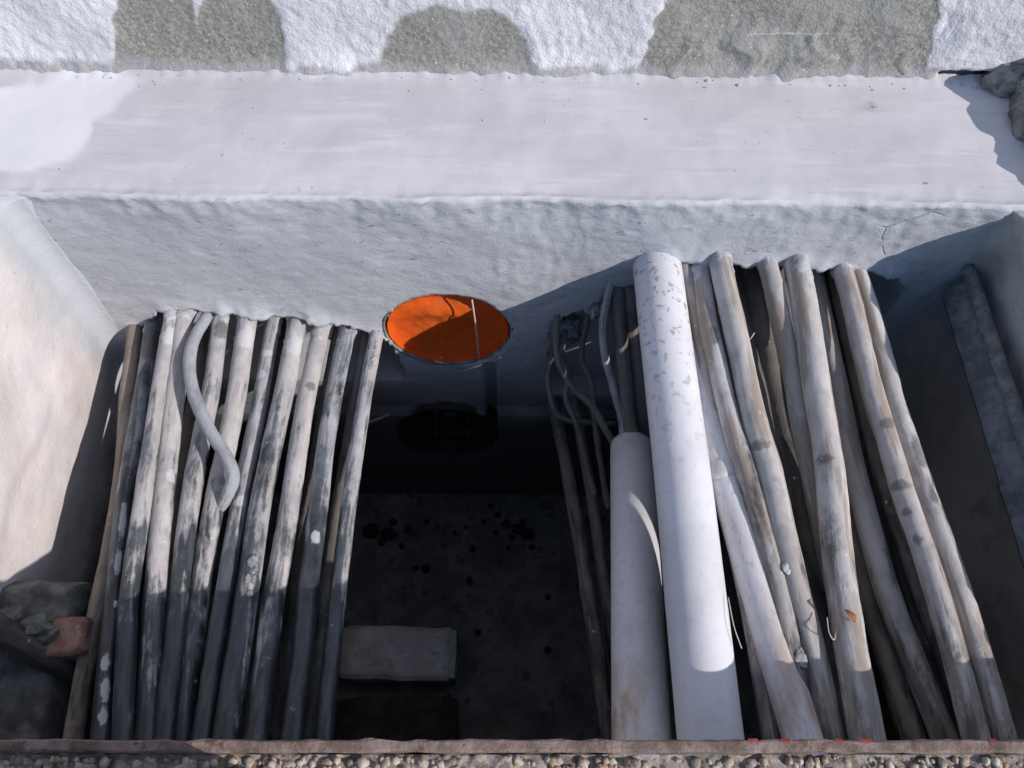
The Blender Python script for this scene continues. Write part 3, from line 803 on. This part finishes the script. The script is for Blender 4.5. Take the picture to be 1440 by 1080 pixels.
for pts, w, z1, lab in (([(470, 520), (452, 620), (428, 760), (405, 900), (385, 1030)], 28, -0.315, 'dark cable lying below the mottled and glossy cables of the left bundle'),
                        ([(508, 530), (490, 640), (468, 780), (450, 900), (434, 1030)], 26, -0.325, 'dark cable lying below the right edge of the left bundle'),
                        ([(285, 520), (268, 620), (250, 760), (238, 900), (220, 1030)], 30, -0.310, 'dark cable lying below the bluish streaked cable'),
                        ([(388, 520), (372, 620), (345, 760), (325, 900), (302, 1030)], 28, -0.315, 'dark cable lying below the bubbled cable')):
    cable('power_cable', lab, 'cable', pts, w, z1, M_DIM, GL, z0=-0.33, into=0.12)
for o, px, py, w in ((L9, 354, 793, 15), (L9, 346, 822, 11), (L9, 357, 822, 11), (L9, 352, 838, 9), (L9, 362, 806, 8), (L2, 164, 855, 9), (L12, 527, 512, 11)):
    splash(o, px, py, w, M_DOT if o is not L9 else M_WORN, 'mortar_splash', px * 0.13)
stain(L2, 'pale', [(146, 935, 12, 26), (147, 975, 13, 34), (144, 1010, 12, 26), (172, 740, 9, 60), (165, 800, 9, 40)])
stain(L4, 'pale', [(252, 676, 14, 20)])
stain(L3, 'pale', [(236, 480, 22, 26)])
stain(L7, 'pale', [(348, 480, 24, 36)])
stain(L8, 'pale', [(372, 500, 16, 16), (365, 530, 12, 14), (338, 712, 18, 18)])
stain(L9, 'pale', [(415, 490, 26, 40)])
stain(L10, 'spot', [(438, 548, 16, 16)])
stain(L9, 'spot', [(364, 668, 18, 14)])
stain(L11, 'pale', [(443, 765, 16, 20)])
stain(L5, 'spot', [(318, 470, 22, 30)])
stain(L2, 'spot', [(212, 490, 34, 60)])

# right bundle
R1 = cable('power_cable', 'slim dusty cable half hidden behind the large white pipe', 'cable', [(963, 375), (978, 440), (990, 520), (1004, 600), (1030, 740), (1062, 900), (1082, 1030)], 22, -0.135, M_BEIGE[1], GR, dz=-0.002)
R2 = cable('power_cable', 'grey dusted cable next right of the white pipes', 'cable', [(984, 372), (996, 453), (1012, 527), (1030, 603), (1050, 670), (1078, 770), (1106, 900), (1128, 1030)], 30, -0.128, M_BEIGE[1], GR, dz=0.010, collar=0.06)
R3 = cable('power_cable', 'pale clay dusted cable with a dark tape band, third right of the white pipes', 'cable', [(1012, 362), (1022, 410), (1042, 503), (1060, 587), (1081, 660), (1100, 745), (1120, 830), (1141, 910), (1166, 1030)], 36, -0.138, M_BEIGE[0], GR, dz=0.010, collar=0.05)
R4 = cable('power_cable', 'dim grimy cable lying low in the middle of the right bundle', 'cable', [(1062, 400), (1076, 470), (1091, 553), (1112, 653), (1137, 780), (1160, 900), (1182, 1030)], 40, -0.170, M_DIM, GR, dz=-0.012)
R5 = cable('power_cable', 'streaked cable squeezed against the left of the thick clay cable', 'cable', [(1078, 366), (1098, 453), (1116, 537), (1131, 620), (1148, 700), (1170, 800), (1192, 900), (1215, 1030)], 31, -0.165, M_BEIGE[1], GR, dz=-0.006, collar=0.05)
R6 = cable('power_cable', 'thick clay dusted cable with a dry red leaf on it', 'cable', [(1119, 366), (1131, 430), (1150, 553), (1165, 653), (1176, 760), (1188, 850), (1201, 940), (1217, 1030)], 43, -0.105, M_BEIGE[2], GR, collar=0.05)
R7 = cable('power_cable', 'clay cable branching out from under the thick clay cable', 'cable', [(1146, 400), (1168, 500), (1190, 610), (1208, 688), (1230, 770), (1252, 845), (1285, 930), (1325, 1030)], 34, -0.165, M_BEIGE[0], GR, dz=-0.010)
R8 = cable('power_cable', 'dark brown cable running low beside the thick clay cable', 'cable', [(1150, 440), (1172, 560), (1192, 690), (1215, 800), (1243, 900), (1280, 1030)], 33, -0.195, M_BROWN, GR, z0=-0.225, into=0.12)
R9 = cable('power_cable', 'clay dusted cable, left of the touching pair on the right', 'cable', [(1184, 374), (1199, 430), (1213, 496), (1229, 560), (1248, 620), (1273, 700), (1304, 790), (1337, 900), (1371, 1030)], 31, -0.116, M_BEIGE[0], GR, collar=0.05)
R10 = cable('power_cable', 'clay dusted cable on the right edge of the right bundle', 'cable', [(1204, 380), (1221, 430), (1240, 496), (1257, 560), (1276, 620), (1304, 700), (1336, 790), (1372, 900), (1410, 1030)], 29, -0.113, M_BEIGE[2], GR, dz=-0.006, collar=0.03)
R11 = cable('power_cable', 'black grimy cable in the shade left of the touching pair', 'cable', [(1186, 470), (1206, 570), (1226, 658), (1254, 762), (1290, 880), (1345, 1030)], 26, -0.185, M_DIM, GR, z0=-0.225, into=0.12)
R12_sunblock = cable('power_cable', 'grimy cable under the tape banded clay cable', 'cable', [(1040, 440), (1062, 540), (1085, 650), (1112, 780), (1140, 900), (1160, 1030)], 40, -0.195, M_DIM, GR, z0=-0.185, into=0.12)  # added low in the bundle to block sun leaking onto the far wall
R13_sunblock = cable('power_cable', 'grimy cable deep under the thick clay cable', 'cable', [(1098, 440), (1116, 540), (1136, 660), (1160, 800), (1180, 900), (1205, 1030)], 42, -0.180, M_DIM, GR, z0=-0.172, into=0.12)  # hidden cable added to close a gap against the sun
R14_sunblock = cable('power_cable', 'grimy cable deep under the touching pair on the right', 'cable', [(1190, 440), (1214, 540), (1244, 660), (1290, 800), (1325, 900), (1372, 1030)], 36, -0.165, M_DIM, GR, z0=-0.170, into=0.12)  # another hidden cable added as a sun blocker
stain(R3, 'spot', [(1064, 632, 34, 16)]); stain(R6, 'spot', [(1154, 652, 26, 14)]); stain(R9, 'spot', [(1256, 600, 26, 18), (1268, 690, 34, 14), (1270, 722, 14, 14), (1284, 760, 14, 14)])
stain(R2, 'spot', [(1008, 480, 14, 30)]); stain(R10, 'spot', [(1300, 640, 16, 60), (1318, 700, 12, 30)])
splash(R3, 1102, 800, 14, M_DOT, 'mortar_splash', 3.0); splash(R2, 1133, 930, 22, M_WORN, 'mortar_splash', 8.0)

# white plastic pipes
def pipe(name, label, pts3, r, mat, mud, rust, hollow=True, sides=40):
    path = catmull(pts3, 0.006)
    V, Fs, UV, L = tube_data(path, r, sides, 0.0002, 1.0, caps=False)
    n = len(V)
    if hollow:
        V2, F2, UV2, _ = tube_data(path, r - 0.0025, sides, 0.0, 0, caps=False)
        V += V2; Fs += [tuple(i + n for i in f[::-1]) for f in F2]; UV += [q for k in range(0, len(UV2), 4) for q in UV2[k:k + 4][::-1]]
        for base in (0, (len(path) - 1) * sides):
            for k in range(sides):
                k2 = (k + 1) % sides
                f = (base + k, n + base + k, n + base + k2, base + k2)
                if base: f = f[::-1]
                Fs.append(f); UV += [(0, 0)] * 4
    o = mesh_obj(name, V, Fs, mat, uvs=UV)
    mv = []; rv = []
    for i in range(len(V)):
        t = L[(i % n) // sides] / L[-1]
        mv.append(mud(t)); rv.append(rust(t))
    set_attr(o, 'mud', mv); set_attr(o, 'rust', rv)
    tag(o, label, 'pipe', 'white plastic pipes in the right bundle')
    o_info[o.name] = (path, r, L)
    return o
pm = cable_path([(920, 342), (944, 540), (961, 680), (980, 860), (998, 1030)], -0.124, z0=-0.128, into=0.05, under=0.15)
P1 = pipe('plastic_pipe', 'large clean white plastic pipe in the middle of the right bundle', pm, 0.0342, M_PVC[0], lambda t: 1 - 0.85 * sstep(0.18, 0.55, t), lambda t: 0.0)
a = at_z(888, 629, -0.365); b = at_z(902, 1030, -0.185)
d = (b - a).normalized()
P2 = pipe('plastic_pipe', 'short white plastic pipe with its cut end showing, left of the large one', [a, a + (b - a) * 0.33, a + (b - a) * 0.66, b, b + d * 0.12], 0.0330, M_PVC[1], lambda t: 0.25, lambda t: sstep(0.62, 0.8, t))
pt = cable_path([(962, 480), (986, 560), (1016, 660), (1045, 760), (1086, 900), (1126, 1030)], -0.118, z0=-0.150, into=0.08, under=0.12)
P3 = pipe('plastic_pipe', 'thin white plastic pipe slanting out from under the large one', pt, 0.0205, M_PVC[2], lambda t: 0.4, lambda t: 0.15 + 0.6 * sstep(0.55, 0.85, t))
band(P3, 1018, 664, 0.012, M_BLOCK)

cable('power_cable', 'dim cable lying directly beneath the large white pipe', 'cable', [(915, 420), (930, 540), (948, 680), (968, 860), (990, 1030)], 44, -0.195, M_DIM, GR, z0=-0.19, into=0.1)  # added under the pipe to stop a streak of sun on the wall
# thin black wires and cables in the shaded middle
GM = 'thin dark cables in the middle of the pit'
inner = a + d * 0.06
cable('thin_cable', 'black wire sagging from the wall to the short white pipe', 'cable', [(783, 446), (782, 480), (786, 512), (806, 546), (833, 572), (856, 612)], 10, -0.365, M_DIM, GM, under=0.03, rough=0.001)
cable('thin_cable', 'frayed black wire curling below the sagging wire', 'cable', [(779, 470), (776, 505), (771, 530), (775, 562), (784, 583), (806, 592), (832, 594)], 8, -0.40, M_DIM, GM, z0=-0.29, under=0.04, rough=0.0012)
cable('thin_cable', 'thin black wire kinked between the sagging and the frayed wire', 'cable', [(795, 462), (790, 500), (800, 528), (796, 560), (812, 600), (826, 660)], 8, -0.42, M_DIM, GM, under=0.05, rough=0.0012)
cable('thin_cable', 'thin black wire nearest the bent grey cable', 'cable', [(826, 450), (818, 500), (832, 540), (838, 600), (850, 680)], 9, -0.44, M_DIM, GM, under=0.05, rough=0.0012)
cable('thin_cable', 'leftmost dark cable dropping beside the wet floor gap', 'cable', [(776, 560), (796, 650), (815, 760), (833, 870), (856, 1030)], 20, -0.34, M_DIM, GM, rough=0.0012)
cable('thin_cable', 'dark cable beside the left edge of the short white pipe', 'cable', [(806, 560), (822, 640), (838, 740), (858, 880), (880, 1030)], 17, -0.37, M_DIM, GM, rough=0.0012)
def into_pipe(lab, pts, w, z0, k, mat):
    base = cable_path(pts, -0.335, z0, 0.06, 0)
    pth = base + [a + d * 0.02 + Vector((k, 0, 0)), a + d * 0.09 + Vector((k, 0, 0))]
    cable('thin_cable', lab, 'cable', None, w, 0, mat, GM, rough=0.001, world=pth)
into_pipe('thin bent grey cable entering the short white pipe', [(857, 402), (848, 448), (849, 490), (861, 540), (874, 590)], 11, None, -0.012, M_CABLES[1])
into_pipe('straight dim cable entering the short white pipe', [(868, 412), (873, 470), (880, 540), (885, 595)], 20, None, 0.010, M_DIM)
cable('thin_cable', 'dim cable hidden between the short and large white pipes', 'cable', [(888, 418), (893, 480), (899, 540), (905, 600), (912, 680)], 30, -0.43, M_DIM, GM, under=0.05)

# ------------------------------------------------------------------ conduits in the far wall
def conduit(name, c, mat_ring, mat_in, label, plug):
    sides = 64; y0 = wall_y(c.x) - (0.0 if plug else 0.013); V = []; Fs = []
    ring = [(HR + 0.003, 0.02), (HR + 0.003, 0.001), (HR - 0.0005, 0.001), (HR - 0.0005, 0.012)]
    for k in range(sides):
        t = 2 * math.pi * k / sides
        w = 1 + 0.015 * nz(math.cos(t) * 2, math.sin(t) * 2, c.z)
        for (r, dy) in ring:
            V.append((c.x + r * w * math.cos(t), y0 + dy + (0.004 * nz(math.cos(t) * 3, math.sin(t) * 3, 4) if dy < 0 else 0), c.z + r * w * math.sin(t)))
    for k in range(sides):
        k2 = (k + 1) % sides
        for m in range(3):
            Fs.append((k * 4 + m, k2 * 4 + m, k2 * 4 + m + 1, k * 4 + m + 1))
    o = mesh_obj(name, V, Fs, mat_ring)
    tag(o, label, 'conduit', 'conduits through the far pit wall')
    V = []; Fs = []; nd = 40
    for i in range(nd):
        y = 0.004 + (0.045 if plug else 0.16) * i / (nd - 1)
        for k in range(sides):
            t = 2 * math.pi * k / sides
            w = 1 + 0.015 * nz(math.cos(t) * 2, math.sin(t) * 2, c.z)
            r = (HR - 0.001) * w - 0.0012 * (1 + math.sin(y * 2 * math.pi / 0.026)) - 0.003 * abs(fr(math.cos(t) * 3, y * 25, math.sin(t) * 3, 3))
            V.append((c.x + r * math.cos(t), y0 + y, c.z + r * math.sin(t)))
    for i in range(nd - 1):
        for k in range(sides):
            k2 = (k + 1) % sides
            Fs.append((i * sides + k, i * sides + k2, (i + 1) * sides + k2, (i + 1) * sides + k))
    mesh_obj('bore', V, Fs, mat_in, o)
    V = []; Fs = []; nr = 26
    for i in range(nr + 1):
        r = HR * i / nr
        for k in range(sides):
            t = 2 * math.pi * k / sides
            x = r * math.cos(t); z = r * math.sin(t)
            q = i / nr; dy = 0.15
            if plug:
                dy = 0.012 + 0.014 * (1 - q ** 4)
                dy += 0.008 * math.exp(-((x + 0.012) / 0.042) ** 2 - ((z - 0.050 - 0.10 * abs(x)) / 0.010) ** 2)     # pushed-in fold
                dy -= 0.007 * math.exp(-((x + 0.02) / 0.05) ** 2 - ((z - 0.022) / 0.016) ** 2)
                dy += 0.004 * fr(x * 14, 3, z * 14, 3) + 0.0015 * nz(x * 60 + z * 30, 5, z * 20)
            V.append((c.x + x, y0 + dy, c.z + z))
    for i in range(nr):
        for k in range(sides):
            k2 = (k + 1) % sides
            Fs.append((i * sides + k, i * sides + k2, (i + 1) * sides + k2, (i + 1) * sides + k))
    mesh_obj('plug', V, Fs, mat_in, o)
    return o
C1 = conduit('conduit', HOLE1, M_RUBBLE, M_ORANGE, 'round orange conduit mouth closed by a crumpled orange plug', True)
C2 = conduit('conduit', HOLE2, M_BLACKPIPE, M_BLACKPIPE, 'round black conduit mouth low in the far wall', False)
def stripe():
    x0 = 0.046
    pth = [Vector((HOLE1.x + x0 - 0.004, wall_y(0) + 0.006, HOLE1.z + 0.082)), Vector((HOLE1.x + x0, wall_y(0) - 0.002, HOLE1.z + 0.01)), Vector((HOLE1.x + x0 + 0.001, wall_y(0) + 0.003, HOLE1.z - 0.086))]
    V, Fs, UV, L = tube_data(catmull(pth, 0.008), 0.0014, 8)
    tag(mesh_obj('string', V, Fs, M_WIRE, uvs=UV), 'pale string hanging across the orange conduit mouth', 'string')
stripe()

# ------------------------------------------------------------------ things on the floor
bl = rough_box('concrete_block', (-0.232, 0.356, FLOOR + 0.027), (0.236, 0.104, 0.054), M_BLOCK, -0.02, 0.003, 6, 2.0)
tag(bl, 'pale concrete block lying on the dark pit floor', 'block')
b2 = rough_box('brick', (-0.225, 0.215, FLOOR + 0.027), (0.236, 0.112, 0.054), M_SHADEBLOCK, 0.03, 0.003, 6, 5.0)
tag(b2, 'brick coloured dark for shade on the pit floor in front of the pale block', 'brick')

# ------------------------------------------------------------------ left corner: mortar bench, rubble, brick, dark tube
def build_bench():
    nu, nv = 44, 44; V = []
    for j in range(nv):
        for i in range(nu):
            u = i / (nu - 1); v = j / (nv - 1)
            x = PX0 - 0.02 + u * 0.115; y = 0.055 + v * 0.265
            top = -0.262 - 0.02 * u + 0.02 * (v - 0.5) + 0.012 * fr(x * 25, y * 25, 1, 4)
            edge = min(1 - u, 1 - v) 
            if edge < 0.06: top -= (0.06 - edge) * 0.5
            V.append((x, y, top))
    base = len(V); Fs = grid(nu, nv)
    rimv = [j * nu + nu - 1 for j in range(nv)] + [(nv - 1) * nu + i for i in range(nu - 2, -1, -1)]
    for k in rimv:
        V.append((V[k][0] + 0.004 * nz(V[k][1] * 30, 1, 0), V[k][1] + 0.004, FLOOR - 0.01))
    for q in range(len(rimv) - 1):
        Fs.append((rimv[q], base + q, base + q + 1, rimv[q + 1]))
    o = mesh_obj('corner_bench', V, Fs, M_STONE)
    tag(o, 'dark masonry bench in the near left corner of the pit', 'masonry')
    return o
build_bench()
def rubble(lab, px, py, z, r, seed, mat, amp=0.4):
    c = at_z(px, py, z)
    o = blob('rubble_stone', (c.x, c.y, c.z), r, mat, seed, None, 0.7, 1.5, 2, None, False)
    tag(o, lab, 'stone', 'rubble in the near left corner')
rubble('angular grey stone highest on the left corner rubble', 52, 878, -0.238, (0.018, 0.013, 0.012), 3.3, M_STONE)
rubble('grey stone cut by the left picture edge above the dark tube', 12, 872, -0.240, (0.018, 0.015, 0.012), 8.1, M_STONE)
rubble('small grey stone between the rubble and the broken brick', 68, 896, -0.245, (0.014, 0.012, 0.010), 5.7, M_STONE)
c = at_z(101, 897, -0.262)
bk = rough_box('brick', (c.x - 0.006, c.y - 0.002, -0.262), (0.060, 0.046, 0.034), M_BRICK, 0.1, 0.0025, 6, 3.0)
tag(bk, 'broken red brick beside the brown cable in the left corner', 'brick')
tb = [at_z(-40, 868, -0.225), at_z(10, 893, -0.238), at_z(60, 918, -0.258), at_z(108, 942, -0.302), at_z(140, 958, -0.36)]
V, Fs, UV, L = tube_data(catmull(tb, 0.006), 0.019, 20, 0.0015, 4.0)
tag(mesh_obj('rubber_tube', V, Fs, M_DIM, uvs=UV), 'dark rubber tube lying across the near left corner', 'tube')

# ------------------------------------------------------------------ right side: steel angle along the wall, rubble at the ledge end
def build_bar():
    A = at_y(1362, 408, 0.712); A.z = max(A.z, -0.145)
    p0 = Vector((0.640, 0.712, -0.128)); p1 = Vector((0.628, 0.055, -0.128))
    w = 0.026; th = 0.006
    V = []; Fs = []; n = 40
    for i in range(n):
        t = i / (n - 1); c = p0.lerp(p1, t)
        cut = 0.050 * (1 - t) if i == 0 else 0.0
        e = 0.0012 * fr(c.y * 25, 1, 0, 3)
        # sloping flange and a short upright flange against the wall
        pr = [(0.006, 0.014), (0.006 - th, 0.016), (-0.004, 0.002), (-w, -0.026), (-w + 0.002, -0.032), (0.002, -0.006)]
        for (dx, dz) in pr:
            sh = -0.06 * (dx + 0.0) / -w if i == 0 else 0
            V.append((c.x + dx + e, c.y + (sh if i == 0 else 0), c.z + dz + e))
    m = 6
    for i in range(n - 1):
        for k in range(m):
            k2 = (k + 1) % m
            Fs.append((i * m + k, (i + 1) * m + k, (i + 1) * m + k2, i * m + k2))
    Fs += [tuple(range(m)), tuple(range((n - 1) * m, n * m))[::-1]]
    o = mesh_obj('steel_bracket', V, Fs, M_BAR, sm=False)
    tag(o, 'dark steel angle bar with a slanting cut end along the right wall', 'steel bar')
    V = []; Fs = []
    for i in range(n):
        t = i / (n - 1); c = p0.lerp(p1, t); e = 0.0012 * fr(c.y * 25, 1, 0, 3)
        wv = 0.003 + 0.0025 * abs(nz(c.y * 40, 2, 0))
        for (dx, dz) in ((0.0065, 0.0145), (0.0035 - th, 0.0185), (-0.004 - wv, 0.0035)):
            V.append((c.x + dx + e, c.y, c.z + dz + e))
    for i in range(n - 1):
        for k in range(2):
            Fs.append((i * 3 + k, (i + 1) * 3 + k, (i + 1) * 3 + k + 1, i * 3 + k + 1))
    mesh_obj('scraped_edge', V, Fs, M_BARW, o)
build_bar()
def lump(name, lab, c, r, seed, mat, cat='stone', amp=0.22):
    o = blob(name, c, r, mat, seed, None, amp, 1.6, 5, None)
    tag(o, lab, cat, 'rubble at the right end of the ledge')
lump('rubble_stone', 'rough grey rubble lump at the right end of the ledge by the frame edge', (0.772, 0.868, 0.005), (0.085, 0.10, 0.072), 2.2, M_RUBBLE)
lump('rubble_stone', 'small rubble stone against the white wall at the right end of the ledge', (0.700, 0.945, 0.004), (0.036, 0.026, 0.026), 6.0, M_RUBBLE)
lump('rubble_stone', 'rubble stone on the near side of the ledge end beyond the right wall', (0.792, 0.745, 0.005), (0.085, 0.10, 0.072), 9.4, M_RUBBLE)

# ------------------------------------------------------------------ small litter
def fibre(lab, pts, z, r):
    path = catmull([at_z(x, y, z + dz) for x, y, dz in pts], 0.003)
    V, Fs, UV, L = tube_data(path, r, 6)
    tag(mesh_obj('straw', V, Fs, M_WIRE, uvs=UV), lab, 'straw', 'bits of straw among the right cables')
fibre('pale straw standing between the large and thin white pipes', [(1024, 840, 0), (1032, 880, 0.004), (1043, 912, 0.0)], -0.10, 0.0006)
fibre('pale straw hooked on the left side of the thick clay cable', [(1163, 868, 0), (1166, 890, 0.004), (1173, 900, 0.0), (1176, 888, 0)], -0.098, 0.0006)
fibre('curled pale fibre on the shaded cables under the mortar', [(1052, 480, 0), (1057, 474, 0.006), (1061, 468, 0.008)], -0.115, 0.0007)
def leaf():
    path, r, L = o_info[R6.name]
    i = nearest(R6, 1192, 876); c = path[i] + Vector((-0.004, 0, r + 0.0025))
    V = []; Fs = []; n = 8
    for k in range(n):
        t = k / (n - 1); w = 0.0034 * math.sin(math.pi * (0.08 + 0.84 * t))
        y = 0.007 - 0.014 * t; x = -0.003 + 0.007 * t
        for s, dz in ((-1, 0.0025), (0, 0.0), (1, 0.003)):
            V.append(c + Vector((x + s * w, y, dz * math.sin(math.pi * t) + 0.003 * math.sin(3 * t))))
    for k in range(n - 1):
        for s in range(2): Fs.append((3 * k + s, 3 * k + 3 + s, 3 * k + 4 + s, 3 * k + 1 + s))
    o = mesh_obj('leaf', V, Fs, M_LEAF)
    m = o.modifiers.new('thickness', 'SOLIDIFY'); m.thickness = 0.0006
    tag(o, 'tiny dry red leaf lying on the thick clay cable', 'leaf')
leaf()

def crumbs():
    rnd = random.Random(11); V = []; Fs = []
    for k in range(60):
        x = rnd.uniform(-0.62, 0.66); y = wall_y(x) + (0.232 - abs(rnd.gauss(0, 1)) * 0.012 if k < 50 else rnd.uniform(0.02, 0.22))
        r = rnd.uniform(0.0006, 0.0017) * (1.5 if rnd.random() < 0.1 else 1.0)
        v, f = blob_data((x, y, r * 0.4 + 0.0006), (r * rnd.uniform(0.8, 1.5), r, r * 0.7), k * 1.7, 0.6, 2.0, 1)
        b = len(V); V += v; Fs += [tuple(i + b for i in q) for q in f]
    o = mesh_obj('mortar_crumbs', V, Fs, M_MORTAR, sm=False)
    tag(o, 'tiny crumbs of mortar scattered on the pale ledge', 'crumbs', kind='stuff')
crumbs()
